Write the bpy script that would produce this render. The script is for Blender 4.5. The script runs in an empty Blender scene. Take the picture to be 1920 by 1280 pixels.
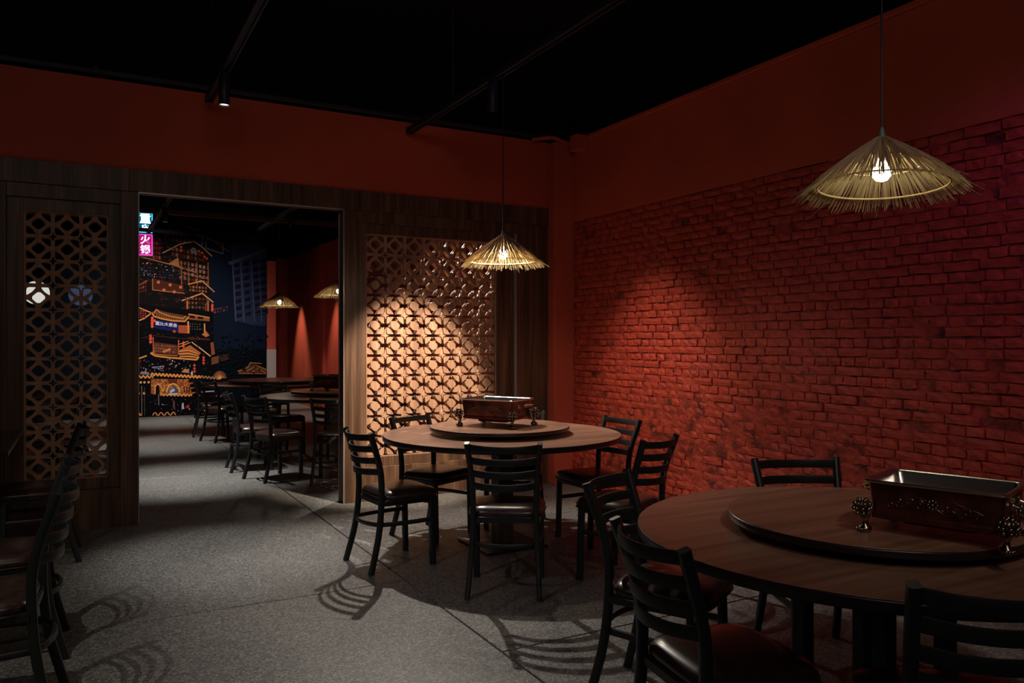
import bpy, bmesh, math, random
from mathutils import Vector, Matrix, noise
random.seed(7)
C = bpy.context.scene.collection
PI = math.pi
sc = bpy.context.scene

# ------------------------------------------------------------------ camera, world, exposure, large lights
YAW = math.radians(28.8)
cd = bpy.data.cameras.new('camera'); cam = bpy.data.objects.new('camera', cd); C.objects.link(cam)
cam.location = (0, 0, 1.35); cam.rotation_euler = (PI/2, 0, -YAW)
cd.sensor_width = 36; cd.lens = 1464/1920*36; cd.clip_start = .02; cd.clip_end = 100
sc.camera = cam
w = bpy.data.worlds.new('world'); sc.world = w; w.use_nodes = True
w.node_tree.nodes['Background'].inputs[0].default_value = (.01, .014, .03, 1)
w.node_tree.nodes['Background'].inputs[1].default_value = .2
vs = sc.view_settings; vs.view_transform = 'Standard'; vs.look = 'None'; vs.gamma = 1; vs.use_curve_mapping = False
vs.exposure = 0.0

def spot(name, loc, target, watts, color, angle, blend=.5, r=.03):
    l = bpy.data.lights.new(name, 'SPOT'); l.energy = watts; l.color = color
    l.spot_size = math.radians(angle); l.spot_blend = blend; l.shadow_soft_size = r
    o = bpy.data.objects.new(name, l); C.objects.link(o); o.location = loc
    o.rotation_euler = (Vector(target)-Vector(loc)).to_track_quat('-Z', 'Y').to_euler()
    return o
def area(name, loc, target, watts, color, sx, sy):
    l = bpy.data.lights.new(name, 'AREA'); l.energy = watts; l.color = color; l.shape = 'RECTANGLE'; l.size = sx; l.size_y = sy
    o = bpy.data.objects.new(name, l); C.objects.link(o); o.location = loc
    o.rotation_euler = (Vector(target)-Vector(loc)).to_track_quat('-Z', 'Y').to_euler()
    return o
WARM = (1, .80, .62); WHITE = (1, .93, .84)
COOL = (1, .97, .92)
I_CENTRE, I_NEAR, I_BACK, I_FAR = 430, 34, 150, 150      # bulb radiances
# track spotlights of the dining room
spot('spot_aisle', (.826, 5.48, 2.90), (.85, 5.2, 0), 230, COOL, 40, 1)
spot('spot_screen_wash', (2.46, 4.75, 2.90), (2.50, 6.40, .80), 760, (1, .84, .66), 37, .6, .02)
spot('spot_central_table', (2.25, 6.10, 3.06), (2.25, 4.25, 0), 300, (1, .90, .80), 66, .6, .02)
spot('spot_foreground', (1.45, -.35, 3.1), (2.42, 1.85, 1.35), 44, (1, .84, .66), 46, .8, .03)
spot('spot_brick_corner', (2.75, 5.0, 3.0), (4.1, 5.0, .3), 125, (1, .80, .6), 54, 1, .03)
spot('spot_left_tables', (-.95, 2.65, 3.0), (-.25, 3.25, 0), 75, (1, .93, .82), 84, .7, .012)
# spotlights past the partition: floor pattern through the carved screen, aisle, mural wash, side wall scallops
spot('spot_aisle_far', (.95, 8.2, 2.90), (.95, 8.25, 0), 560, COOL, 50, 1)
spot('spot_aisle_mid', (.95, 11.2, 2.90), (.95, 11.2, 0), 340, COOL, 50, 1)
spot('spot_aisle_end', (1.3, 14.3, 2.9), (1.3, 14.2, 0), 220, COOL, 50, 1)
spot('spot_screen', (3.05, 7.75, 3.05), (3.1, 5.75, 0), 420, WHITE, 55, .4, .012)
spot('spot_mural_left', (1.0, 12.2, 3.05), (1.15, 15.4, 1.2), 330, (1, .90, .80), 74, .9)
spot('spot_mural_right', (2.6, 12.6, 3.05), (2.3, 15.4, 1.0), 30, (.7, .82, 1), 85, .8)
spot('spot_side_far', (3.68, 16.9, 2.9), (3.85, 16.9, 0), 190, (1, .72, .55), 52, .7)
spot('spot_side_mid', (3.68, 14.2, 2.9), (3.85, 14.2, 0), 150, (1, .72, .55), 52, .7)
# coloured washes off frame, added for tint and weak fill
spot('violet_wash', (3.1, .6, 3.1), (4.1, 2.45, 1.6), 32, (.50, .10, 1), 52, .9, .1)
spot('blue_wash', (-.6, 2.2, 3.0), (2.6, 4.9, .3), 9, (.30, .22, 1), 80, .9, .1)
spot('red_glow_back', (-2.3, 10.5, 2.9), (-.2, 12.5, .9), 60, (1, .08, .1), 80, .8, .1)
area('ambient_fill', (-.2, -1.2, 3.5), (1.3, 5.5, 2.1), 15, (1, .86, .76), 2.5, 1.0)  # added soft fill behind the camera, lifts the walls evenly

# ------------------------------------------------------------------ helpers
def link(name, me, m=None, parent=None):
    o = bpy.data.objects.new(name, me); C.objects.link(o)
    if m is not None and not me.materials: me.materials.append(m)
    if parent is not None: o.parent = parent
    return o
def obj(name, bm, m, parent=None, smooth=False, angle=40):
    me = bpy.data.meshes.new(name)
    bmesh.ops.recalc_face_normals(bm, faces=bm.faces)
    bm.to_mesh(me); bm.free()
    if smooth:
        me.polygons.foreach_set('use_smooth', [True]*len(me.polygons))
        me.set_sharp_from_angle(angle=math.radians(angle))
    for mm in (m if isinstance(m, (list, tuple)) else [m]): me.materials.append(mm)
    return link(name, me, None, parent)
def struct(o): o['kind'] = 'structure'; return o
def empty(name, loc, rz=0):
    o = bpy.data.objects.new(name, None); C.objects.link(o); o.location = loc; o.rotation_euler = (0, 0, rz); o.empty_display_size = .1
    return o
def tag(o, label, cat, group=None):
    o['label'] = label; o['category'] = cat
    if group: o['group'] = group
    return o
def copy_tree(o, parent=None):
    c = o.copy(); C.objects.link(c)
    if parent is not None: c.parent = parent
    for ch in [x for x in bpy.data.objects if x.parent == o]: copy_tree(ch, c)
    return c
def box(bm, x0, x1, y0, y1, z0, z1, bev=0, seg=1):
    r = bmesh.ops.create_cube(bm, size=1)
    vv = r['verts']
    for v in vv:
        v.co = Vector(((x0+x1)/2+v.co.x*(x1-x0), (y0+y1)/2+v.co.y*(y1-y0), (z0+z1)/2+v.co.z*(z1-z0)))
    if bev:
        es = list({e for v in vv for e in v.link_edges})
        bmesh.ops.bevel(bm, geom=es, offset=bev, segments=seg, affect='EDGES', profile=.6)
    return vv
def B(*a, **k):
    bm = bmesh.new(); box(bm, *a, **k); return bm
def sweep(bm, pts, w, h, up=(0, 0, 1), caps=True, n=4, side=None):
    """sweep a rectangle (n=4) or round (n>4) section along pts; w across, h along 'up'"""
    pts = [Vector(p) for p in pts]; rings = []
    for i, p in enumerate(pts):
        t = (pts[min(i+1, len(pts)-1)]-pts[max(i-1, 0)]).normalized()
        if side is not None:
            s = Vector(side); s = (s-t*s.dot(t)).normalized(); u = s.cross(t)
        else:
            s = t.cross(Vector(up)).normalized(); u = s.cross(t)
        ww = w[i] if isinstance(w, (list, tuple)) else w; hh = h[i] if isinstance(h, (list, tuple)) else h
        if n == 4: co = [(-.5, -.5), (.5, -.5), (.5, .5), (-.5, .5)]
        elif n == 8: co = [(-.5, -.34), (-.34, -.5), (.34, -.5), (.5, -.34), (.5, .34), (.34, .5), (-.34, .5), (-.5, .34)]
        else: co = [(.5*math.cos(2*PI*k/n), .5*math.sin(2*PI*k/n)) for k in range(n)]
        rings.append([bm.verts.new(p+s*(a*ww)+u*(b*hh)) for a, b in co])
    m = len(rings[0])
    for a, b in zip(rings, rings[1:]):
        for k in range(m): bm.faces.new((a[k], a[(k+1) % m], b[(k+1) % m], b[k]))
    if caps: bm.faces.new(rings[0]); bm.faces.new(rings[-1])
def lathe(bm, prof, n=48, c=(0, 0, 0)):
    rings = []
    for r, z in prof:
        if r < 1e-6: rings.append([bm.verts.new((c[0], c[1], c[2]+z))])
        else: rings.append([bm.verts.new((c[0]+r*math.cos(2*PI*k/n), c[1]+r*math.sin(2*PI*k/n), c[2]+z)) for k in range(n)])
    for a, b in zip(rings, rings[1:]):
        if len(a) == 1 and len(b) == 1: continue
        for k in range(n):
            q = [a[k % len(a)], a[(k+1) % len(a)], b[(k+1) % len(b)], b[k % len(b)]]
            f = []
            for v in q:
                if v not in f: f.append(v)
            if len(f) > 2: bm.faces.new(f)
def bez(pts, n):
    """catmull-rom through pts"""
    P = [Vector(p) for p in pts]; P = [P[0]*2-P[1]]+P+[P[-1]*2-P[-2]]; out = []
    for i in range(1, len(P)-2):
        for k in range(n):
            t = k/n
            out.append(.5*((2*P[i])+(P[i+1]-P[i-1])*t+(2*P[i-1]-5*P[i]+4*P[i+1]-P[i+2])*t*t+(3*P[i]-P[i-1]-3*P[i+1]+P[i+2])*t**3))
    out.append(P[-2]); return out

# ------------------------------------------------------------------ materials
def mat(name, col, rough=.5, metal=0, spec=.5):
    m = bpy.data.materials.new(name); m.use_nodes = True
    b = m.node_tree.nodes['Principled BSDF']
    b.inputs['Base Color'].default_value = (*col, 1); b.inputs['Roughness'].default_value = rough
    b.inputs['Metallic'].default_value = metal; b.inputs['Specular IOR Level'].default_value = spec
    return m
def nd(m, t, **k):
    n = m.node_tree.nodes.new(t)
    for a, v in k.items(): setattr(n, a, v)
    return n
def L(m, a, b): m.node_tree.links.new(a, b)
def noisy(m, c1, c2, scale=(1, 1, 1), nscale=5, detail=6, bump=0, bscale=None, lo=.35, hi=.65, coord='Object', rough=None, bdist=.01):
    b = m.node_tree.nodes['Principled BSDF']
    tc = nd(m, 'ShaderNodeTexCoord'); mp = nd(m, 'ShaderNodeMapping'); mp.inputs['Scale'].default_value = scale
    L(m, tc.outputs[coord], mp.inputs[0])
    n = nd(m, 'ShaderNodeTexNoise'); n.inputs['Scale'].default_value = nscale; n.inputs['Detail'].default_value = detail
    L(m, mp.outputs[0], n.inputs['Vector'])
    r = nd(m, 'ShaderNodeValToRGB'); r.color_ramp.elements[0].position = lo; r.color_ramp.elements[1].position = hi
    r.color_ramp.elements[0].color = (*c1, 1); r.color_ramp.elements[1].color = (*c2, 1)
    L(m, n.outputs[0], r.inputs[0]); L(m, r.outputs[0], b.inputs['Base Color'])
    if bump:
        n2 = nd(m, 'ShaderNodeTexNoise'); n2.inputs['Scale'].default_value = bscale or nscale*4; n2.inputs['Detail'].default_value = 4
        L(m, mp.outputs[0], n2.inputs['Vector'])
        bp = nd(m, 'ShaderNodeBump'); bp.inputs['Strength'].default_value = bump; bp.inputs['Distance'].default_value = bdist
        L(m, n2.outputs[0], bp.inputs['Height']); L(m, bp.outputs[0], b.inputs['Normal'])
    return m, n, r
def wood(name, dark, mid, light, axis='z', rough=.5, fine=60, spec=.4):
    """streaky laminate: noise stretched along one axis, two frequencies"""
    m = mat(name, mid, rough, 0, spec); b = m.node_tree.nodes['Principled BSDF']
    tc = nd(m, 'ShaderNodeTexCoord'); geo = nd(m, 'ShaderNodeNewGeometry')
    oi = nd(m, 'ShaderNodeObjectInfo')
    def stretched(s, a):
        mp = nd(m, 'ShaderNodeMapping')
        mp.inputs['Scale'].default_value = (s if axis != 'x' else a, s if axis != 'y' else a, s if axis != 'z' else a)
        L(m, geo.outputs['Position'], mp.inputs[0])
        add = nd(m, 'ShaderNodeVectorMath', operation='ADD'); L(m, mp.outputs[0], add.inputs[0])
        sc_ = nd(m, 'ShaderNodeVectorMath', operation='SCALE'); sc_.inputs['Scale'].default_value = 9.0
        cb = nd(m, 'ShaderNodeCombineXYZ')
        for k in range(3): L(m, oi.outputs['Random'], cb.inputs[k])
        L(m, cb.outputs[0], sc_.inputs[0]); L(m, sc_.outputs[0], add.inputs[1])
        n = nd(m, 'ShaderNodeTexNoise'); n.inputs['Scale'].default_value = 1; n.inputs['Detail'].default_value = 5; n.inputs['Distortion'].default_value = .4
        L(m, add.outputs[0], n.inputs['Vector']); return n
    n1 = stretched(fine*.28, .9); n2 = stretched(fine*1.6, 2.2)
    mx = nd(m, 'ShaderNodeMath', operation='MULTIPLY_ADD'); mx.inputs[1].default_value = .35
    L(m, n2.outputs[0], mx.inputs[0])
    m2 = nd(m, 'ShaderNodeMath', operation='MULTIPLY'); m2.inputs[1].default_value = .65; L(m, n1.outputs[0], m2.inputs[0]); L(m, m2.outputs[0], mx.inputs[2])
    r = nd(m, 'ShaderNodeValToRGB'); e = r.color_ramp.elements
    e[0].position = .36; e[0].color = (*dark, 1); e[1].position = .64; e[1].color = (*light, 1)
    x = e.new(.5); x.color = (*mid, 1)
    L(m, mx.outputs[0], r.inputs[0]); L(m, r.outputs[0], b.inputs['Base Color'])
    bp = nd(m, 'ShaderNodeBump'); bp.inputs['Strength'].default_value = .15; bp.inputs['Distance'].default_value = .002
    L(m, mx.outputs[0], bp.inputs['Height']); L(m, bp.outputs[0], b.inputs['Normal'])
    return m
def emit(name, col, s):
    m = bpy.data.materials.new(name); m.use_nodes = True; nt = m.node_tree
    nt.nodes.remove(nt.nodes['Principled BSDF']); e = nt.nodes.new('ShaderNodeEmission')
    e.inputs[0].default_value = (*col, 1); e.inputs[1].default_value = s
    nt.links.new(e.outputs[0], nt.nodes['Material Output'].inputs[0]); return m

M_red = mat('red_plaster', (.36, .045, .022), .75); noisy(M_red, (.54, .085, .040), (.64, .105, .050), nscale=1.2, bump=.15, bscale=160, bdist=.002)
M_brick = mat('red_painted_brick', (.42, .045, .022), .62)
_, _, _ = noisy(M_brick, (.30, .030, .022), (.70, .088, .040), nscale=14, detail=8, bump=.6, bscale=60, bdist=.006, lo=.25, hi=.75)
M_mortar = mat('red_painted_mortar', (.33, .035, .02), .7)
noisy(M_mortar, (.05, .008, .006), (.50, .062, .03), nscale=9, detail=8, bump=.8, bscale=38, bdist=.012, lo=.3, hi=.62)
M_black = mat('black_paint', (.006, .007, .011), .85, spec=.15)
M_track = mat('black_track_metal', (.022, .024, .045), .45)
M_pipe = mat('dark_pipe', (.02, .02, .025), .6)
M_wood = wood('walnut_laminate', (.046, .023, .013), (.105, .054, .029), (.20, .108, .060), 'z', .45)
M_lat = wood('screen_wood', (.27, .14, .08), (.40, .215, .125), (.50, .29, .18), 'z', .6, 40)
M_top = wood('table_laminate', (.20, .10, .068), (.30, .155, .105), (.38, .21, .145), 'x', .30, 70)
M_edge = mat('dark_table_edge', (.018, .014, .014), .32)
M_ped = wood('pedestal_laminate', (.03, .025, .018), (.06, .045, .03), (.10, .075, .05), 'z', .4)
M_plate = mat('black_iron_plate', (.02, .018, .018), .45, .3)
M_chair = mat('black_chair_metal', (.015, .018, .019), .42, .0, .42)
M_vinyl = mat('dark_brown_vinyl', (.030, .016, .013), .28, 0, .6); noisy(M_vinyl, (.022, .012, .010), (.045, .022, .017), nscale=30, bump=.12, bscale=220, bdist=.001)
M_steel = mat('brushed_steel', (.72, .70, .68), .25, 1)
M_copper = mat('aged_copper', (.26, .10, .07), .35, .9); noisy(M_copper, (.10, .045, .042), (.27, .10, .075), nscale=18, bump=.25, bscale=60, bdist=.002)
M_bronze = mat('dark_bronze', (.30, .25, .20), .22, 1)
M_grip = mat('wooden_grip', (.35, .18, .07), .5)
M_scr = mat('aluminium_edge', (.55, .47, .42), .35, .4)
M_white = mat('white_painted_board', (.55, .5, .46), .6)
# terrazzo floor
M_floor = mat('terrazzo', (.2, .2, .2), .5, 0, .35)
def terrazzo():
    m = M_floor; b = m.node_tree.nodes['Principled BSDF']
    g = nd(m, 'ShaderNodeNewGeometry')
    v = nd(m, 'ShaderNodeTexVoronoi'); v.inputs['Scale'].default_value = 130; L(m, g.outputs['Position'], v.inputs['Vector'])
    n = nd(m, 'ShaderNodeTexNoise'); n.inputs['Scale'].default_value = 1.4; n.inputs['Detail'].default_value = 6; L(m, g.outputs['Position'], n.inputs['Vector'])
    r = nd(m, 'ShaderNodeValToRGB'); e = r.color_ramp.elements
    e[0].position = .1; e[0].color = (.07, .07, .066, 1); e[1].position = .95; e[1].color = (.27, .262, .245, 1)
    x = e.new(.55); x.color = (.135, .132, .124, 1)
    s = nd(m, 'ShaderNodeSeparateColor'); L(m, v.outputs['Color'], s.inputs[0]); L(m, s.outputs[0], r.inputs[0])
    mx = nd(m, 'ShaderNodeMix', data_type='RGBA', blend_type='MULTIPLY'); mx.inputs[0].default_value = .5
    r2 = nd(m, 'ShaderNodeValToRGB'); r2.color_ramp.elements[0].position = .35; r2.color_ramp.elements[0].color = (.6, .6, .6, 1); r2.color_ramp.elements[1].position = .65
    L(m, n.outputs[0], r2.inputs[0]); L(m, r.outputs[0], mx.inputs[6]); L(m, r2.outputs[0], mx.inputs[7]); L(m, mx.outputs[2], b.inputs['Base Color'])
    bp = nd(m, 'ShaderNodeBump'); bp.inputs['Strength'].default_value = .25; bp.inputs['Distance'].default_value = .002
    L(m, s.outputs[0], bp.inputs['Height']); L(m, bp.outputs[0], b.inputs['Normal'])
terrazzo()
# straw: diffuse + translucent, darker brown towards the crown
def straw_mat():
    m = bpy.data.materials.new('straw'); m.use_nodes = True; nt = m.node_tree; nt.nodes.remove(nt.nodes['Principled BSDF'])
    at = nd(m, 'ShaderNodeAttribute', attribute_name='Col')
    d = nd(m, 'ShaderNodeBsdfDiffuse'); t = nd(m, 'ShaderNodeBsdfTranslucent'); mx = nd(m, 'ShaderNodeMixShader'); mx.inputs[0].default_value = .62
    L(m, at.outputs[0], d.inputs[0]); L(m, at.outputs[0], t.inputs[0]); L(m, d.outputs[0], mx.inputs[1]); L(m, t.outputs[0], mx.inputs[2])
    L(m, mx.outputs[0], nt.nodes['Material Output'].inputs[0]); return m
M_straw = straw_mat()
M_hoop = mat('cane_hoop', (.62, .48, .26), .5)

# ------------------------------------------------------------------ room shell
YP, YB = 6.37, 6.51            # partition front and back
XR = 4.12                      # right wall
H1, H2 = 3.25, 3.95            # top of red paint, black ceiling
YM = 15.4                      # mural wall
fl = struct(obj('floor', B(-4, 4.6, -3, 19, -.08, -.012), mat('joint_filler', (.012, .012, .013), .8)))
def slab(x0, x1, y0, y1):
    g = .004
    obj('floor_slab', B(x0+g, x1-g, y0+g, y1-g, -.02, 0, bev=.003), M_floor, fl)
for y0, y1 in ((-3, -1.5), (-1.5, 1.0), (1.0, 2.0), (2.0, 4.16), (4.16, 6.44), (6.44, 8.45), (8.45, 10.6), (10.6, 12.8), (12.8, 19)):
    slab(-4, -1.6, y0, y1); slab(-1.6, 1.6, y0, y1)
for y0, y1 in ((-3, -1.4), (-1.4, .8), (.8, 3.0), (3.0, 5.2), (5.2, 7.4), (7.4, 9.6), (9.6, 11.8), (11.8, 14), (14, 19)):
    slab(1.6, 4.6, y0, y1)
struct(obj('ceiling', B(-4.1, 4.6, -3.1, 19, H2, H2+.1), M_black))
struct(obj('wall_left', B(-4.1, -4, -3, 19, 0, H2), M_red))
struct(obj('wall_rear', B(-4, 4.3, -3.1, -3, 0, H2), M_red))
# partition wall: red plaster band over the woodwork, black above
wb = struct(obj('wall_back', B(-4, XR, YP+.005, YB, 2.60, H1), M_red))
obj('upper_band', B(-4, XR+.02, YP+.03, YB, H1, H2), M_black, wb)
def wd(name, x0, x1, y0, y1, z0, z1, b=.002): return obj(name, B(x0, x1, y0, y1, z0, z1, bev=b), M_wood, wb)
# left wing: recess X -.46..+.24, Z .29..2.36 ; screen -.36..+.164, Z .365..2.265
# header boards over everything
for a, b_ in ((-4, -2.3), (-2.3, -1.1), (-1.1, .30), (.30, 1.25), (1.25, 2.45), (2.45, 3.2), (3.2, 3.895)):
    wd('header_board', a+.001, b_-.001, YP-.012, YB, 2.452, 2.615, .0015)
def wing(x0, x1, rx0, rx1, lx0, lx1, split):
    rz0, rz1, lz0, lz1 = .285, 2.355, .365, 2.265
    wd('stile', x0, rx0, YP, YB, 0, 2.45)
    for a, b_ in split: wd('stile', a+.0005, b_-.0005, YP, YB, 0, 2.45)
    wd('top_rail', rx0+.001, rx1-.001, YP, YB, rz1, 2.45)
    wd('bottom_rail', rx0+.001, rx1-.001, YP, YB, 0, rz0)
    y2 = YP+.03
    # stepped inner frame
    wd('inner_stile', rx0, lx0, y2, YB-.004, rz0, rz1); wd('inner_stile', lx1, rx1, y2, YB-.004, rz0, rz1)
    wd('inner_rail', lx0, lx1, y2, YB-.004, lz1, rz1); wd('inner_rail', lx0, lx1, y2, YB-.004, rz0, lz0)
    e = bmesh.new()
    for xa in (lx0, lx1-.006): box(e, xa, xa+.006, y2+.004, y2+.02, lz0, lz1)
    box(e, lx0, lx1, y2+.004, y2+.02, lz1-.006, lz1); box(e, lx0, lx1, y2+.004, y2+.02, lz0, lz0+.006)
    obj('screen_bead', e, M_lat, wb)
wing(-1.35, .36, -.46, .24, -.36, .164, ((.24, .36),))
wd('stile', -4, -1.36, YP, YB, 0, 2.45)
wing(1.906, 3.895, 2.01, 3.548, 2.11, 3.354, ((3.548, 3.72), (3.72, 3.895)))
ed = bmesh.new(); box(ed, 1.900, 1.906, YP-.006, YP+.01, 0, 2.45); box(ed, .36, 1.906, YP-.006, YP+.01, 2.444, 2.452); box(ed, .36, .364, YP-.004, YP+.01, 0, 2.444)
box(ed, 1.899, 1.906, YB-.008, YB, 0, 2.444)
obj('door_edge_strip', ed, M_scr, wb)
ed = bmesh.new(); box(ed, 3.540, 3.549, YP-.004, YP+.03, .285, 2.355)
obj('recess_edge_strip', ed, mat('pale_edge_band', (.42, .33, .33), .4), wb)

# carved screens: one cut sheet with all its openings, two sheets per opening
def carved(cols, rows, x0, x1, z0, z1, y, th):
    cu = bpy.data.curves.new('c', 'CURVE'); cu.dimensions = '2D'; cu.fill_mode = 'BOTH'; cu.extrude = th/2
    def sp(pts):
        s = cu.splines.new('POLY'); s.points.add(len(pts)-1)
        for p, q in zip(s.points, pts): p.co = (q[0], q[1], 0, 1)
        s.use_cyclic_u = True
    W, Hh = x1-x0, z1-z0; sx, sz = W/cols, Hh/rows
    sp([(0, 0), (W, 0), (W, Hh), (0, Hh)])
    tri = [(.085, .432), (.30, .432), (.385, .415), (.415, .385), (.432, .30), (.432, .085), (.37, .105), (.285, .165), (.218, .218), (.165, .285), (.105, .37)]
    cen = [(.235, 0), (.22, .065), (.165, .12), (.12, .165), (.065, .22), (0, .235)]
    full = []
    for q in range(4):
        a = q*PI/2
        for (u, v) in cen[:-1]: full.append((u*math.cos(a)-v*math.sin(a), u*math.sin(a)+v*math.cos(a)))
    star = []
    for q in range(8):
        r = .20 if q % 2 == 0 else .078
        a = q*PI/4; star.append((r*math.cos(a), r*math.sin(a)))
    for i in range(cols):
        for j in range(rows):
            cx, cz = (i+.5)*sx, (j+.5)*sz
            sp([(cx+u*sx, cz+v*sz) for u, v in full])
            for a, b_ in ((1, 1), (-1, 1), (-1, -1), (1, -1)):
                sp([(cx+a*u*sx, cz+b_*v*sz) for u, v in tri])
            if i and j: sp([(i*sx+u*sx, j*sz+v*sz) for u, v in star])
    o = bpy.data.objects.new('c', cu); C.objects.link(o)
    dg = bpy.context.evaluated_depsgraph_get(); me = bpy.data.meshes.new_from_object(o.evaluated_get(dg))
    bpy.data.objects.remove(o); me.materials.clear(); me.materials.append(M_lat)
    me.transform(Matrix.Translation((x0, y, z0)) @ Matrix.Rotation(PI/2, 4, 'X'))
    r = link('carved_screen', me, None, wb); return r
for y in (YP+.064, YB-.016):
    carved(3, 11, -.362, .166, .363, 2.267, y, .018)
    carved(7, 11, 2.108, 3.356, .363, 2.267, y, .018)

# right wall: column, plain upper part, cornice, brick field below
ZB = 2.485
wr = struct(obj('wall_right', B(XR, XR+.18, -3, 18.3, 0, H1), M_red))
obj('upper_band', B(XR+.01, XR+.18, -3, 18.3, H1, H2), M_black, wr)
obj('plain_panel', B(XR-.022, XR, -3, 6.24, ZB, H1-.002, bev=.003), M_red, wr)
obj('cornice', B(XR-.045, XR-.022, -3, 5.98, H1-.028, H1+.01, bev=.006), M_red, wr)
obj('wall_stub', B(XR-.14, XR-.022, 6.00, 6.12, 3.12, H1+.012, bev=.004), M_red, wr)
col = obj('corner_column', B(3.893, XR, 6.24, YP+.03, 0, H1-.02, bev=.005), M_red, wr)
cb = bmesh.new(); sweep(cb, bez([(3.70, 6.34, 3.245), (3.86, 6.24, 3.262), (3.95, 6.215, 3.235), (4.10, 6.21, 3.222)], 6), .03, .03, n=8)
obj('painted_conduit', cb, M_red, wr, True)
# mortar bed: uneven painted surface
def field(y, z):
    """how far the rough coating stands out (m)"""
    n = noise.noise(Vector((y*2.1, z*2.6, 3.1)))*.5+.5
    low = max(0, min(1, (1.02-z+.22*math.cos((y-4.4)*1.1)-.1)/.35))
    return .016*max(0, n-.42)*2.2+.016*low
bm = bmesh.new(); NY, NZ = 330, 160; y0, y1 = -.6, 6.245
vs_ = [[bm.verts.new((XR-.006-field(y0+(y1-y0)*i/NY, ZB*j/NZ)-.007*noise.noise(Vector((i*.33, j*.33, 0)))-.004*noise.noise(Vector((i*1.1, j*1.1, 5))), y0+(y1-y0)*i/NY, ZB*j/NZ)) for j in range(NZ+1)] for i in range(NY+1)]
for i in range(NY):
    for j in range(NZ): bm.faces.new((vs_[i][j], vs_[i][j+1], vs_[i+1][j+1], vs_[i+1][j]))
mb = obj('mortar_bed', bm, M_mortar, wr, True, 80); mb['kind'] = 'stuff'
# bricks: alternating stretcher and header courses
def brick_mesh(l, k):
    rnd = random.Random(k*31+int(l*1000)); bm = bmesh.new(); t, h = .030, .049
    n = 4 if l > .15 else 3
    g = [[None]*3 for _ in range(n+1)]
    for i in range(n+1):
        for j in range(3):
            edge = i in (0, n) or j in (0, 2)
            g[i][j] = bm.verts.new((-(t+rnd.uniform(-.003, .003)-(.005 if edge else 0)), -l/2+l*i/n+rnd.uniform(-.004, .004), -h/2+h*j/2+rnd.uniform(-.003, .003)))
    for i in range(n):
        for j in range(2): bm.faces.new((g[i][j], g[i+1][j], g[i+1][j+1], g[i][j+1]))
    per = [g[i][0] for i in range(n+1)]+[g[n][j] for j in (1, 2)]+[g[i][2] for i in range(n-1, -1, -1)]+[g[0][1]]
    bk = [bm.verts.new((0, v.co.y*1.02, v.co.z*1.04)) for v in per]
    for a in range(len(per)): bm.faces.new((per[a], bk[a], bk[(a+1) % len(per)], per[(a+1) % len(per)]))
    me = bpy.data.meshes.new('brick'); bmesh.ops.recalc_face_normals(bm, faces=bm.faces); bm.to_mesh(me); bm.free(); me.materials.append(M_brick); return me
ST = [brick_mesh(.188, k) for k in range(8)]; HD = [brick_mesh(.088, k) for k in range(8)]
bricks = []; pitch = .0585; ncourse = int(ZB/pitch)
for j in range(ncourse):
    z = ZB-.032-j*pitch
    long_ = (j % 2 == 0); step = .198 if long_ else .098
    y = y0+.1+random.uniform(0, .03)
    while y < 6.19:
        l = step
        if long_ and random.random() < .12: long1 = False; l = .098
        else: long1 = long_
        f = field(y+l/2, z)
        dx = random.uniform(-.005, .006)+.30*f
        if random.random() > .045:
            bricks.append(((XR+.006-dx, y+l/2+random.uniform(-.003, .003), z+random.uniform(-.003, .003)), long1, random.randrange(8), random.uniform(-.03, .03)))
        y += l
def key(b):
    (x, y, z) = b[0]; d = x*math.sin(YAW)+y*math.cos(YAW); u = x*math.cos(YAW)-y*math.sin(YAW)
    px = 960+1464*u/d; py = 640-1464*(z-1.35)/d
    vis = px < 1930 and py < 930-(px-1100)*.0
    return (0 if vis else 1, -(3 if b[1] else 1)/d**2)
bricks.sort(key=key)
for k, (p, lg, v, rx) in enumerate(bricks[:300]):
    o = link('brick', (ST if lg else HD)[v], None, wr); o.location = p; o.rotation_euler = (rx, random.uniform(-.03, .03), random.uniform(-.055, .055))
bm = bmesh.new()
for (p, lg, v, rx) in bricks[300:]:
    n0 = len(bm.verts); bm.from_mesh((ST if lg else HD)[v]); bm.verts.ensure_lookup_table()
    M = Matrix.Translation(p) @ Matrix.Rotation(rx, 4, 'X') @ Matrix.Rotation(random.uniform(-.03, .03), 4, 'Z')
    for q in range(n0, len(bm.verts)): bm.verts[q].co = M @ bm.verts[q].co
o = obj('brick_field', bm, M_brick, wr); o['kind'] = 'stuff'

# far room
wf = struct(obj('wall_far', B(-4, 3.09, YM+.02, YM+.14, 0, H2), mat('dark_wall', (.02, .025, .03), .7)))
struct(obj('wall_far_end', B(2.6, 4.3, 18.2, 18.35, 0, H1), M_red))
struct(obj('wall_far_upper', B(2.6, 4.3, 18.2, 18.35, H1, H2), M_black))
pl = obj('trim_1', B(3.10, 3.27, YM+.01, YM+.10, .9, 2.9, bev=.004), M_red); struct(pl)
wp = obj('trim_2', B(3.095, 3.27, YM-.02, YM+.06, 0, .98+.22, bev=.004), M_white); struct(wp)
struct(obj('trim_3', B(3.10, 3.30, YM+.10, YM+.9, H1-.9, H2, bev=.0), M_black))
pp = bmesh.new()
box(pp, XR-.06, XR, 14.95, 15.3, 0, H1, bev=.004); struct(obj('trim_4', pp, M_red))

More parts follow.
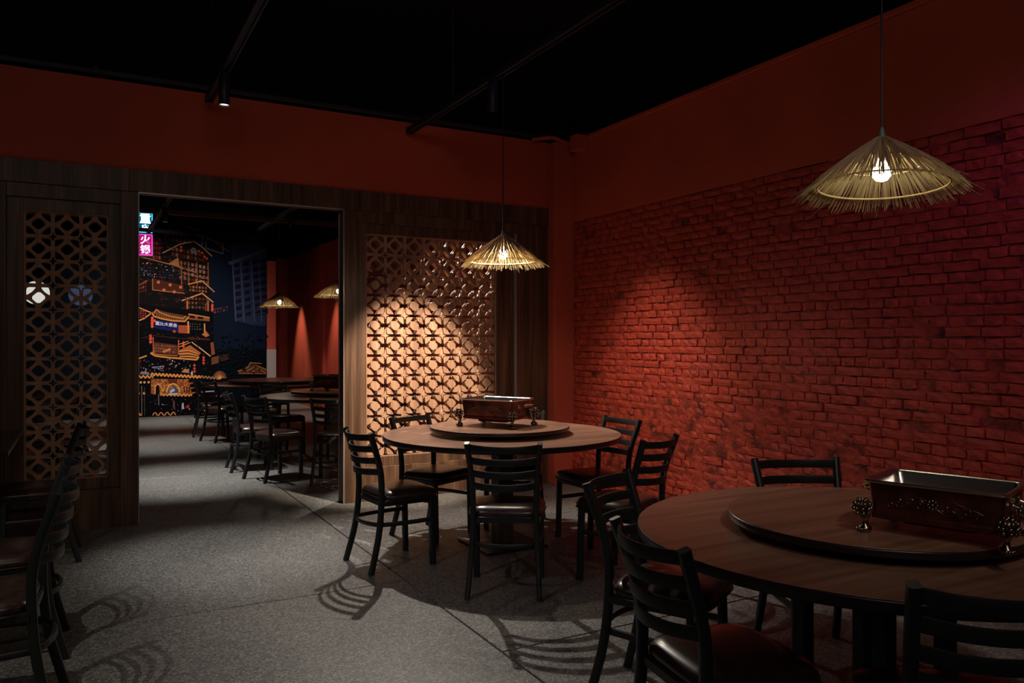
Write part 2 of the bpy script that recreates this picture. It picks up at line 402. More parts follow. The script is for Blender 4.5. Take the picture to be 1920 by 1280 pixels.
# ------------------------------------------------------------------ mural print (flat) on the far wall
def srgb(c): return tuple(((v/255)/12.92 if v/255 <= .04045 else ((v/255+.055)/1.055)**2.4) for v in c)
class Mural:
    def __init__(s): s.bm = bmesh.new(); s.col = s.bm.loops.layers.float_color.new('Col'); s.n = 0
    def pt(s, px, py):
        r = (px-960)/1464; z = YM/(math.cos(YAW)-math.sin(YAW)*r)
        return (z*(math.sin(YAW)+math.cos(YAW)*r), 1.35+(640-py)*z/1464)
    def poly(s, pts, c, raw=False):
        s.n += 1; y = YM+.004-.00002*s.n
        P = [p if raw else s.pt(*p) for p in pts]
        try: f = s.bm.faces.new([s.bm.verts.new((p[0], y, p[1])) for p in P])
        except ValueError: return
        if f.calc_area() < 1e-7: return
        c = srgb(c)
        for l in f.loops: l[s.col] = (*c, 1)
    def line(s, pts, w, c):
        for (x0, y0), (x1, y1) in zip(pts, pts[1:]):
            d = math.hypot(x1-x0, y1-y0) or 1; nx, ny = -(y1-y0)/d*w/2, (x1-x0)/d*w/2
            s.poly([(x0+nx, y0+ny), (x1+nx, y1+ny), (x1-nx, y1-ny), (x0-nx, y0-ny)], c)
    def disc(s, x, y, r, c, n=8): s.poly([(x+r*math.cos(2*PI*k/n), y+r*math.sin(2*PI*k/n)) for k in range(n)], c)
def A(x, y): return (250+x/4.5725, 360+y/4.5725)      # two mural studies at different scales
def D(x, y): return (250+x/5.818, 560+y/5.818)
mu = Mural(); rr = random.Random(5)
mu.poly([(-3.9, .02), (3.09, .02), (3.09, 3.68), (-3.9, 3.68)], (10, 18, 25), True)
for k in range(12):      # night sky, a little lighter blue towards the tower
    mu.poly([(.8+k*.18, 1.2), (3.085, 1.2), (3.085, 3.67), (.9+k*.18, 3.67)], (10+k, 20+k, 29+k*2), True)
TB = (66, 74, 98)
mu.poly([A(840, 480), A(1000, 402), A(1138, 455), A(1138, 1150), A(1030, 1140), A(870, 1100)], (44, 54, 80))
mu.line([A(830, 472), A(1000, 400), A(1110, 455)], 1.3, (96, 96, 116))
mu.poly([A(810, 600), A(1138, 480), A(1138, 510), A(830, 625)], (84, 80, 98))
for x in (850, 920, 1010, 1070):
    mu.line([A(x, 600), A(x+30, 1110)], 1.8, (86, 84, 104))
for j in range(8):
    for x in (862, 940, 1025, 1085):
        q = 615+j*62-(x-862)*.16; mu.poly([A(x+j*3, q), A(x+46+j*3, q-14), A(x+48+j*3, q+28), A(x+2+j*3, q+40)], (22, 28, 46))
    mu.line([A(850+j*3, 655+j*62), A(1138, 610+j*60)], .9, (76, 76, 96))
def lit(x0, y0, x1, y1, nx, ny, c, off, slope=0, jitter=30, f=A):
    for i in range(nx):
        for j in range(ny):
            xa = x0+(x1-x0)*i/nx; ya = y0+(y1-y0)*j/ny+slope*(xa-x0); w_, h_ = (x1-x0)/nx*off, (y1-y0)/ny*off
            d = rr.randint(-jitter, jitter)
            mu.poly([f(xa, ya), f(xa+w_, ya+slope*w_), f(xa+w_, ya+h_+slope*w_), f(xa, ya+h_)], tuple(max(0, min(255, v+d)) for v in c))
O1, O2, O3 = (226, 150, 84), (160, 92, 54), (96, 52, 36); RD = (206, 78, 56)
mu.poly([A(40, 330), A(650, 380), A(660, 1240), A(40, 1240)], (22, 18, 20))
# upper storeys
for k in range(420):
    x, y = rr.uniform(45, 640), rr.uniform(300, 1230); a_, b_ = rr.uniform(6, 30), rr.uniform(3, 14); q = rr.uniform(.25, .62)
    mu.poly([A(x, y), A(min(x+a_, 655), y+a_*.12), A(min(x+a_, 655), y+b_+a_*.12), A(x, y+b_)], tuple(int(v*q) for v in rr.choice(((150, 84, 54), (120, 70, 60), (90, 74, 70), (160, 76, 50)))))
lit(140, 380, 240, 580, 4, 5, (120, 44, 40), .72, .1)
lit(260, 330, 500, 420, 7, 2, (88, 62, 48), .7, .15); lit(300, 270, 420, 330, 4, 2, (66, 48, 42), .6, .1)
mu.line([A(430, 285), A(550, 335), A(605, 392)], 1.5, (150, 118, 92)); mu.line([A(180, 340), A(480, 400)], 1.2, (92, 66, 54))
mu.line([A(250, 522), A(400, 446), A(520, 422)], 2, (190, 146, 100)); mu.line([A(520, 422), A(600, 480), A(675, 552)], 2, (190, 146, 100))
lit(330, 470, 620, 560, 9, 2, (104, 58, 40), .66, .2, 40)
for x, y in ((410, 470), (412, 500), (610, 555), (630, 570), (588, 520), (560, 505)): mu.disc(*A(x, y), 2.2, RD)
mu.disc(*A(517, 500), 4.6, (150, 160, 150)); mu.disc(*A(517, 500), 3.6, (70, 86, 84))
mu.line([A(40, 548), A(350, 628), A(540, 690)], 2, (176, 112, 78))
mu.poly([A(300, 612), A(385, 560), A(398, 650)], (170, 108, 62))
lit(400, 590, 660, 760, 8, 4, (128, 74, 50), .62, .2, 45); lit(470, 640, 640, 760, 3, 2, (86, 96, 112), .3, .2, 20)
for x in (410, 470, 545, 640): mu.line([A(x, 600), A(x+4, 800)], 2.2, (132, 80, 50))
mu.line([A(420, 690), A(650, 745)], 1.6, (150, 92, 58))
lit(60, 640, 440, 730, 14, 4, (50, 56, 84), .35, .1, 40)
for k in range(34): mu.disc(*A(rr.uniform(60, 450), rr.uniform(600, 740)), rr.uniform(.5, 1.1), rr.choice(((160, 170, 200), (200, 120, 130), (220, 200, 170))))
mu.poly([A(165, 740), A(430, 800), A(430, 860), A(165, 838)], (74, 38, 28))
mu.line([A(165, 740), A(165, 838), A(440, 868)], 1.8, (170, 100, 60))
for x, y in ((215, 772), (315, 795), (405, 815), (262, 840), (350, 855)): mu.disc(*A(x, y), 3, (206, 110, 74))
mu.line([A(40, 800), A(120, 758)], 2, (150, 92, 60)); lit(40, 790, 120, 880, 4, 3, (120, 60, 40), .6, -.3)
mu.line([A(470, 790), A(590, 762), A(695, 856)], 2, O1); lit(480, 800, 640, 860, 6, 2, (140, 84, 52), .6, .1)
mu.line([A(415, 930), A(590, 868), A(685, 945)], 2.2, O1); lit(440, 900, 650, 1010, 7, 3, (96, 54, 38), .55, .05, 30)
for x in (462, 640): mu.line([A(x, 930), A(x, 1110)], 3, (186, 110, 64))
mu.line([A(620, 960), A(620, 1100)], 1.6, (150, 86, 52))
for y in (975, 995, 1015): mu.disc(*A(676, y), 2.2, RD)
lit(690, 1000, 820, 1050, 5, 2, (90, 56, 62), .6, -.2)
mu.poly([A(345, 375), A(1138, 375), A(1138, 392), A(345, 385)], (6, 8, 12))
mu.line([A(620, 400), A(770, 442), A(766, 530), A(622, 480), A(620, 400)], 1.3, (132, 138, 160)); mu.line([A(602, 375), A(582, 475)], 1.6, (110, 130, 230)); mu.line([A(525, 362), A(590, 388)], 1.2, (150, 150, 150))
mu.line([A(625, 378), A(820, 515)], 1.2, (150, 120, 96))
# lower storeys
mu.poly([D(40, 60), D(870, 140), D(880, 1280), D(40, 1280)], (12, 13, 18))
for k in range(420):
    x, y = rr.uniform(45, 850), rr.uniform(240, 1260); a_, b_ = rr.uniform(6, 36), rr.uniform(3, 16); q = rr.uniform(.15, .5)
    mu.poly([D(x, y), D(x+a_, y+a_*.05), D(x+a_, y+b_+a_*.05), D(x, y+b_)], tuple(int(v*q) for v in rr.choice(((150, 84, 54), (80, 84, 110), (90, 74, 70), (60, 80, 84)))))
mu.line([D(45, 90), D(190, 150)], 2, O1); mu.line([D(190, 160), D(120, 215), D(45, 242)], 2.2, O1); lit(50, 120, 150, 215, 4, 4, (186, 70, 56), .55, .15, 20, D)
mu.poly([D(205, 145), D(250, 110), D(330, 140), D(600, 190), D(560, 240), D(300, 225)], (96, 58, 36))
mu.line([D(200, 150), D(225, 190), D(300, 215), D(430, 240), D(560, 246), D(600, 200)], 2.6, O1)
mu.line([D(225, 160), D(250, 115), D(290, 150), D(400, 190), D(540, 215), D(570, 190)], 1.5, O1)
for k in range(12): mu.line([D(250+k*26, 140+k*5), D(262+k*26, 205+k*4)], .8, (180, 112, 66))
mu.poly([D(600, 165), D(830, 205), D(830, 245), D(600, 225)], (150, 88, 50)); lit(612, 182, 790, 220, 2, 1, (30, 20, 20), .66, .12, 4, D)
mu.line([D(600, 165), D(830, 205)], 1.6, O1)
mu.poly([D(240, 225), D(490, 262), D(490, 370), D(235, 320)], (26, 34, 92))
mu.poly([D(490, 288), D(612, 290), D(612, 380), D(490, 372)], (176, 84, 56)); mu.line([D(596, 245), D(600, 375)], 3, O1)
mu.line([D(775, 270), D(778, 400)], 2.6, O1); mu.poly([D(745, 390), D(790, 350), D(830, 400), D(790, 418)], (196, 120, 70))
lit(615, 270, 745, 350, 5, 3, (120, 110, 96), .35, .05, 40, D)
for x, ys in ((205, (212, 240, 270, 300)), (187, (405, 435, 470)), (765, (640, 668, 700)), (665, (725, 760, 792)), (860, (70, 95, 120)), (545, (480, 500, 520))):
    mu.line([D(x, ys[0]-30), D(x, ys[-1]+30)], .7, (150, 50, 40))
    for y in ys: mu.disc(*D(x, y), 3.0 if x < 210 else 2.4, (232, 92, 66))
mu.disc(*D(232, 240), 3, (226, 84, 60)); mu.disc(*D(445, 356), 2.8, RD)
mu.line([D(90, 430), D(200, 400), D(480, 430), D(840, 450)], 1.0, (86, 50, 46))
lit(600, 420, 830, 450, 10, 1, (130, 60, 54), .5, .06, 20, D)
mu.poly([D(215, 470), D(480, 505), D(485, 612), D(215, 590)], (98, 54, 40)); lit(225, 500, 470, 590, 12, 3, (150, 92, 70), .5, .06, 45, D)
mu.poly([D(310, 570), D(400, 535), D(408, 560), D(330, 590)], (214, 138, 78))
mu.line([D(215, 420), D(218, 590)], 2.2, (190, 96, 60)); mu.line([D(492, 450), D(492, 610)], 2.4, (196, 100, 62))
mu.line([D(185, 590), D(240, 622), D(400, 642), D(690, 664), D(712, 630)], 3.2, (236, 156, 80)); mu.line([D(200, 580), D(255, 606), D(480, 622)], 1.3, (220, 150, 90))
mu.poly([D(500, 560), D(620, 505), D(735, 590), D(690, 645), D(500, 632)], (190, 108, 58))
for k in range(5): mu.line([D(500, 572+k*15), D(600, 560+k*17), D(700, 600+k*10)], 1.3, (70, 34, 24) if k % 2 else (240, 176, 100))
mu.line([D(500, 495), D(600, 462)], 1.5, O1); mu.line([D(500, 525), D(620, 475)], 1.5, O1); mu.line([D(635, 472), D(700, 520)], 1.6, (236, 190, 130)); mu.line([D(708, 524), D(840, 626)], 2, (236, 190, 130))
mu.poly([D(840, 480), D(870, 470), D(890, 600), D(850, 620)], (150, 86, 56)); mu.poly([D(850, 640), D(930, 620), D(930, 700), D(850, 720)], (120, 76, 54)); mu.poly([D(930, 620), D(1040, 600), D(1045, 660), D(950, 690)], (66, 42, 36))
mu.line([D(45, 656), D(145, 620)], 2.6, (232, 160, 96))
for k in range(70): mu.disc(*D(rr.uniform(50, 640), rr.uniform(655, 790)), rr.uniform(.5, 1.4), rr.choice(((70, 90, 160), (200, 200, 220), (190, 70, 70), (50, 70, 130), (210, 150, 90))))
mu.line([D(200, 745), D(330, 735), D(320, 760), D(210, 752)], 1.1, (150, 170, 220))
mu.poly([D(520, 800), D(560, 760), D(600, 770), D(610, 810)], (206, 140, 96)); mu.poly([D(620, 820), D(640, 780), D(650, 830)], (220, 210, 220))
mu.poly([D(70, 820), D(85, 790), D(170, 800), D(175, 830)], (150, 130, 140))
def wave(x0, x1, y0, y1, n, amp, w_, c):
    pts = []
    for k in range(n+1):
        xa = x0+(x1-x0)*k/n; ya = y0+(y1-y0)*k/n
        pts += [D(xa, ya+amp), D(xa+(x1-x0)/n*.25, ya-amp), D(xa+(x1-x0)/n*.5, ya-amp), D(xa+(x1-x0)/n*.75, ya+amp)]
    mu.line(pts, w_, c)
mu.poly([D(190, 870), D(655, 880), D(695, 1060), D(190, 1035)], (140, 78, 44))
for j in range(11):
    for i in range(26):
        if rr.random() < .85: mu.poly([D(192+i*18+(j % 2)*9, 876+j*15), D(206+i*18+(j % 2)*9, 876+j*15), D(206+i*18+(j % 2)*9, 887+j*15), D(192+i*18+(j % 2)*9, 887+j*15)], rr.choice(((226, 150, 80), (206, 118, 60), (170, 92, 50), (240, 176, 104))))
mu.poly([D(370, 870), D(480, 880), D(475, 925), D(385, 925)], (110, 50, 34))
wave(190, 700, 822, 852, 13, 13, 2.6, (250, 172, 92)); wave(45, 180, 850, 850, 3, 12, 2.4, (246, 170, 100)); wave(735, 920, 850, 868, 5, 11, 1.8, (210, 150, 100))
wave(295, 690, 1045, 1050, 10, 10, 2.4, (250, 172, 92))
mu.poly([D(244, 1060), D(244, 960), D(262, 936), D(284, 960), D(284, 1060)], (24, 16, 18)); mu.line([D(232, 1040), D(238, 950), D(266, 925), D(300, 950), D(322, 1010), D(345, 940)], 1.8, (246, 178, 100))
arch = [D(432+70*math.cos(a), 1020-95*math.sin(a)) for a in [PI*k/12 for k in range(13)]]
mu.line(arch, 2.4, (250, 190, 110)); mu.poly([D(432+52*math.cos(a), 1026-72*math.sin(a)) for a in [PI*k/12 for k in range(13)]], (74, 86, 120))
mu.poly([D(395, 1000), D(440, 975), D(455, 1000), D(400, 1030)], (200, 214, 230)); mu.disc(*D(415, 970), 2.4, (230, 100, 80)); mu.poly([D(385, 1030), D(480, 1024), D(470, 1045), D(390, 1045)], (220, 210, 200))
for x in (545, 575, 600): mu.poly([D(x, 1020), D(x+2, 960), D(x+14, 960), D(x+12, 1020)], (60, 34, 26))
for k in range(13):
    a = PI*(k+.3)/13; mu.line([D(940, 865), D(940+75*math.cos(a), 865-80*math.sin(a))], 1, (216, 140, 80))
mu.disc(*D(940, 862), 3, (250, 180, 110))
for x, y in ((52, 912), (80, 910), (120, 910), (55, 1030), (115, 1030), (165, 908)): mu.disc(*D(x, y), 2.4, (236, 170, 110))
mu.line([D(90, 950), D(92, 1270)], 1.2, (150, 120, 96)); mu.line([D(120, 960), D(122, 1270)], .8, (110, 90, 80)); mu.line([D(275, 1040), D(275, 1160)], 1.2, (150, 140, 130))
for k in range(46): mu.disc(*D(rr.uniform(160, 880), rr.uniform(1080, 1270)), rr.uniform(.5, 1.5), rr.choice(((60, 80, 110), (190, 190, 200), (190, 60, 60), (90, 60, 50), (40, 60, 60))))
mu.poly([D(525, 1200), D(528, 1140), D(545, 1130), D(552, 1200)], (190, 206, 240)); mu.disc(*D(592, 1175), 3.2, (200, 56, 56))
mu.poly([D(430, 1110), D(450, 1110), D(452, 1200), D(432, 1190)], (110, 80, 76))
mu.line([D(740, 1015), D(880, 1005)], 2.2, (170, 180, 200)); wave(900, 1040, 1055, 1070, 3, 10, 1.4, (190, 130, 90))
wave(210, 410, 1255, 1250, 3, 14, 2, (226, 150, 90)); mu.poly([D(45, 1270), D(60, 1235), D(90, 1260), D(88, 1275)], (220, 140, 84))
def G(x, y): return (250+x/4, 620+y/4)
mu.poly([G(780, 300), G(860, 260), G(880, 235), G(990, 280), G(1000, 325), G(790, 325)], (96, 58, 40))
mu.line([G(780, 302), G(855, 275), G(875, 238), G(960, 245)], 1.1, (210, 150, 100)); mu.line([G(850, 300), G(920, 262), G(998, 292)], 1.2, (210, 140, 90)); mu.line([G(790, 318), G(998, 322)], 1.3, (190, 110, 70)); mu.line([G(880, 310), G(930, 285), G(990, 312)], 1, (220, 160, 110))
for k in range(120):      # foliage
    x, y = rr.uniform(640, 1000), rr.uniform(20, 330); mu.disc(*G(x, y), rr.uniform(.8, 2.4), rr.choice(((14, 30, 32), (20, 36, 34), (10, 22, 26))), 5)
mm = bpy.data.materials.new('mural_print'); mm.use_nodes = True
at = nd(mm, 'ShaderNodeAttribute', attribute_name='Col'); L(mm, at.outputs[0], mm.node_tree.nodes['Principled BSDF'].inputs['Base Color']); mm.node_tree.nodes['Principled BSDF'].inputs['Roughness'].default_value = .8; mm.node_tree.nodes['Principled BSDF'].inputs['Specular IOR Level'].default_value = .05
me = bpy.data.meshes.new('mural'); mu.bm.to_mesh(me); mu.bm.free()
mural = link('mural', me, mm); tag(mural, 'printed wall mural of a lit stilted hillside building at night', 'mural')
bb = obj('backing_board', B(-3.9, 3.09, YM+.006, YM+.019, .02, 3.68), M_black, mural)

def text_mesh(s, size, th=.004, off=0.0):
    cu = bpy.data.curves.new('t', 'FONT'); cu.body = s; cu.size = size; cu.extrude = th; cu.align_x = 'CENTER'; cu.align_y = 'CENTER'; cu.offset = off
    o = bpy.data.objects.new('t', cu); C.objects.link(o)
    dg = bpy.context.evaluated_depsgraph_get(); me = bpy.data.meshes.new_from_object(o.evaluated_get(dg)); bpy.data.objects.remove(o)
    me.materials.clear(); return me
(ax, az) = mu.pt(*D(350, 276))
t = text_mesh('\u91cd\u5e86\u6c34\u716e\u9c7c', .074, .0005, .001)
o = link('shop_lettering', t, mat('pale_print', (.75, .78, .95), .6), mural); o.location = (ax+.01, YM-.05, az-.01); o.rotation_euler = (PI/2, math.radians(7), 0)

# vertical neon sign in front of the mural
NX = .975
neon = empty('neon_sign', (NX, YM-.045, 2.86)); tag(neon, 'vertical neon sign, cyan above and magenta below, left of the doorway view', 'sign')
N_c = emit('cyan_neon', (.05, .60, 1), 2.2); N_m = emit('magenta_neon', (1, .08, .65), 1.6)
N_wc = emit('cyan_white_neon', (.55, .92, 1), 2.5); N_wm = emit('pink_white_neon', (1, .62, .92), 1.8)
obj('sign_box', B(-.135, .135, -.03, .0, 0, .80, bev=.008), mat('dark_sign_box', (.02, .03, .06), .5), neon)
obj('magenta_panel', B(-.12, .12, -.034, -.03, .02, .40), emit('magenta_panel', (.8, .01, .25), .55), neon)
obj('cyan_panel', B(-.12, .12, -.034, -.03, .42, .78), emit('blue_panel', (.0, .16, .4), .5), neon)
def loop(z0, z1, m):
    bm = bmesh.new(); c = .11
    pts = [(-c, -.045, z0), (c, -.045, z0), (c, -.045, z1), (-c, -.045, z1), (-c, -.045, z0)]
    for a, b_ in zip(pts, pts[1:]): sweep(bm, [a, b_], .012, .012, up=(0, 1, 0), n=6)
    obj('neon_tube', bm, m, neon)
loop(.03, .39, N_m); loop(.43, .77, N_c)
for ch, z, m, s in (('\u91cd', .66, N_wc, .19), ('\u5e86', .50, N_wc, .13), ('\u706b', .29, N_wm, .165), ('\u9505', .115, N_wm, .165)):
    o = link('neon_character', text_mesh(ch, s, .006, .004), m, neon); o.location = (0, -.05, z); o.rotation_euler = (PI/2, 0, 0)

# ------------------------------------------------------------------ ceiling tracks, spots, pipe
def track(x, y0, y1, z, label, rods):
    t = empty('ceiling_track', (x, y0, z)); tag(t, label, 'track', 'suspended lighting tracks')
    bm = bmesh.new(); L_ = y1-y0
    box(bm, -.028, .028, 0, L_, -.004, .034, bev=.003); box(bm, -.028, -.016, 0, L_, -.018, -.004); box(bm, .016, .028, 0, L_, -.018, -.004)
    obj('rail', bm, M_track, t)
    obj('end_cap', B(-.031, .031, L_-.012, L_+.006, -.02, .037, bev=.002), M_track, t)
    for r in rods:
        b = bmesh.new(); sweep(b, [(0, r-y0, .03), (0, r-y0, H2-z)], .008, .008, up=(1, 0, 0), n=6); obj('hanger_rod', b, M_track, t)
    return t
track(.826, -.5, 6.2, 3.15, 'black lighting track upper left, ending above the doorway header', (.6, 2.6, 4.6, 6.0))
track(2.46, -.5, 6.3, 3.15, 'black lighting track running over both thatch lamps', (.4, 3.2, 5.4))
track(.95, 7.2, 14.2, 3.15, 'lighting track seen through the doorway beside the neon sign', (8.5, 13.0))
track(2.5, 7.0, 13.0, 3.15, 'lighting track seen through the doorway over the far thatch lamp', (8.0, 12.0))
M_lens = emit('lit_lens', (1, .95, .88), 2.2)
sp0 = None
def fixture(x, y, label, tilt=0, on=True):
    global sp0
    t = empty('track_spotlight', (x, y, 3.132)); tag(t, label, 'spotlight', 'cylinder spotlights on the tracks')
    obj('adapter', B(-.016, .016, -.05, .05, -.02, .0, bev=.002), M_track, t)
    b = bmesh.new(); lathe(b, [(0, -.02), (.034, -.02), (.036, -.025), (.036, -.205), (.033, -.21), (.031, -.19), (0, -.19)], 24); obj('housing', b, M_track, t, True)
    b = bmesh.new(); lathe(b, [(0, -.194), (.030, -.194), (.030, -.201), (0, -.201)], 20); obj('lens', b, M_lens if on else M_steel, t)
    return t
fixture(.826, 5.48, 'lit cylinder spotlight on the upper left track')
fixture(2.46, 4.75, 'dark cylinder spotlight on the track beside the central lamp cord', on=False)
fixture(.95, 11.2, 'cylinder spotlight with a pale lens beyond the doorway, beside the neon sign')
fixture(2.5, 10.9, 'dark cylinder spotlight beyond the doorway near its upper right corner', on=False)
bm = bmesh.new(); sweep(bm, [(-4, YP-.03, H1+.035), (XR-.1, YP-.03, H1+.035)], .035, .035, n=8)
for x in (-1.2, -.02+.1, 1.9, 3.05): box(bm, x-.012, x+.012, YP-.05, YP+.02, H1+.02, H1+.07)
tag(obj('sprinkler_pipe', bm, M_pipe, None, True), 'dark pipe along the top edge of the red plaster band', 'pipe')
def beam(x0, x1, y, z, th, m, label):
    t = obj('ceiling_beam', B(x0, x1, y-.03, y+.03, z, z+th, bev=.003), m); tag(t, label, 'beam'); return t
beam(-3.9, XR, 12.0, 3.14, .07, mat('brown_beam', (.10, .045, .03), .6), 'brown cross beam under the ceiling beyond the doorway')
beam(-3.9, 3.09, 13.9, 3.12, .06, M_black, 'thin black cross bar in front of the mural, below the brown beam')

# ------------------------------------------------------------------ straw pendant lamps
def thatch_mesh(seed=3):
    rnd = random.Random(seed); bm = bmesh.new(); cl = bm.loops.layers.float_color.new('Col')
    R0, Hc = .262, .205
    def strand(a, r1, z1, wdt, t0, col, rise=0, side=0):
        pts = []
        tw = rnd.uniform(-.06, .06)+side
        for k in range(4):
            t = k/3; r = .022+(r1-.022)*(t0+(1-t0)*t)
            prof = Hc*(1-(r/R0))+.010*math.sin(PI*min(1, r/R0))
            z = prof+rise*t+(z1 if k == 3 else 0)
            an = a+tw*t*t
            pts.append(Vector((r*math.cos(an), r*math.sin(an), z)))
        ra = Vector((math.cos(a), math.sin(a), 0)); sd = Vector((-math.sin(a), math.cos(a), 0))
        rings = []
        for k, p in enumerate(pts):
            w_ = wdt*(.6 if k == 0 else 1 if k < 3 else .75)
            rings.append([bm.verts.new(p+sd*w_*.5), bm.verts.new(p-sd*w_*.5), bm.verts.new(p+Vector((0, 0, w_*.8)))])
        for k in range(3):
            for q in range(3):
                f = bm.faces.new((rings[k][q], rings[k][(q+1) % 3], rings[k+1][(q+1) % 3], rings[k+1][q]))
                for l in f.loops: l[cl] = (*col, 1)
        f = bm.faces.new(rings[3])
        for l in f.loops: l[cl] = (*col, 1)
    pal = ((.66, .56, .32), (.60, .48, .28), (.74, .64, .38), (.54, .43, .25))
    pal2 = ((.52, .36, .27), (.62, .45, .33), (.70, .54, .38), (.40, .27, .20))
    for k in range(430):      # long inner straws reaching the fringe
        a = 2*PI*k/430+rnd.uniform(-.02, .02); r1 = R0+rnd.uniform(-.022, .020)
        strand(a, r1, rnd.uniform(-.010, .002), rnd.uniform(.0030, .0046), 0, rnd.choice(pal))
    for k in range(560):      # browner outer layer, tied at the hoop and shorter
        a = 2*PI*rnd.random(); r1 = R0*rnd.uniform(.70, .98)
        strand(a, r1, rnd.uniform(0, .004), rnd.uniform(.002, .0032), 0, rnd.choice(pal2), .006)
    for k in range(46):       # stray straws
        a = 2*PI*rnd.random(); strand(a, R0+rnd.uniform(.02, .055), rnd.uniform(-.012, .02), .002, .35, rnd.choice(pal2), .01, rnd.uniform(-.25, .25))
    me = bpy.data.meshes.new('straw_thatch'); bmesh.ops.recalc_face_normals(bm, faces=bm.faces); bm.to_mesh(me); bm.free(); me.materials.append(M_straw); return me
TH = thatch_mesh()
def ring_bm(R, z, r, n=64):
    bm = bmesh.new(); pts = [(R*math.cos(2*PI*k/n), R*math.sin(2*PI*k/n), z) for k in range(n+1)]
    sweep(bm, pts, r*2, r*2, n=6, caps=False); return bm
def pendant(x, y, zr, rz, tilt, strength, tint, label, bulb_r=.03, parts=True, top=3.15):
    t = empty('pendant_lamp', (x, y, zr)); tag(t, label, 'pendant lamp', 'straw hat pendant lamps')
    th = link('straw_thatch', TH, None, t); th['kind'] = 'stuff'; th.rotation_euler = (tilt[0], tilt[1], rz)
    for R, z in ((.215, .020), (.125, .088)):
        h = obj('hoop', ring_bm(R, z, .0032 if R > .2 else .0018), M_hoop, t, True); h.rotation_euler = (tilt[0], tilt[1], 0)
    b = bmesh.new(); sweep(b, [(0, 0, .19), (0, 0, top-zr)], .006, .006, up=(1, 0, 0), n=8); obj('cord', b, M_track, t)
    b = bmesh.new(); lathe(b, [(0, .225), (.006, .225), (.012, .20), (.014, .19), (.018, .17), (.018, .115), (0, .115)], 16); obj('socket', b, mat('socket_grey', (.12, .15, .18), .4), t, True)
    b = bmesh.new(); lathe(b, [(0, .116), (.012, .114), (.014, .102), (bulb_r*.8, .085), (bulb_r, .068), (bulb_r*.95, .052), (bulb_r*.6, .038), (0, .032)], 12); obj('bulb', b, emit('bulb_glow', tint, strength), t, True)
    return t
pendant(2.49, 1.80, 1.885, .4, (math.radians(-1), math.radians(3)), I_NEAR, (1, .86, .62), 'nearest and largest straw pendant lamp, upper right before the brick wall', .032)
pendant(2.455, 4.59, 1.865, 1.9, (0, math.radians(-.6)), I_CENTRE, (1, .84, .66), 'straw pendant lamp over the central round table before the carved screen')
pendant(2.53, 11.7, 1.865, 3, (0, 0), I_FAR, (1, .86, .68), 'small straw pendant lamp seen whole through the doorway, over the far table')
pendant(2.56, 8.75, 1.865, 5, (0, 0), I_BACK, (1, .84, .64), 'straw pendant lamp half hidden by the right jamb of the doorway')

# white globe lamps behind the left screen
for x, y, z, s, lb in ((-.40, 9.0, 1.83, 1.3, 'bright white globe lamp behind the left carved screen'), (-.02, 9.6, 1.85, .16, 'dim bluish globe lamp behind the middle of the left carved screen')):
    t = empty('globe_lamp', (x, y, z)); tag(t, lb, 'globe lamp', 'globe lamps behind the left screen')
    b = bmesh.new(); bmesh.ops.create_uvsphere(b, u_segments=24, v_segments=14, radius=.115)
    obj('globe', b, emit('globe_glow', (.9, .88, .8) if s > 1 else (.35, .5, .9), s*.55), t, True)
    b = bmesh.new(); lathe(b, [(0, .15), (.03, .15), (.035, .105), (0, .105)], 16); obj('cap', b, M_track, t, True)
    b = bmesh.new(); sweep(b, [(0, 0, .15), (0, 0, H2-z)], .006, .006, up=(1, 0, 0), n=6); obj('cord', b, M_track, t)

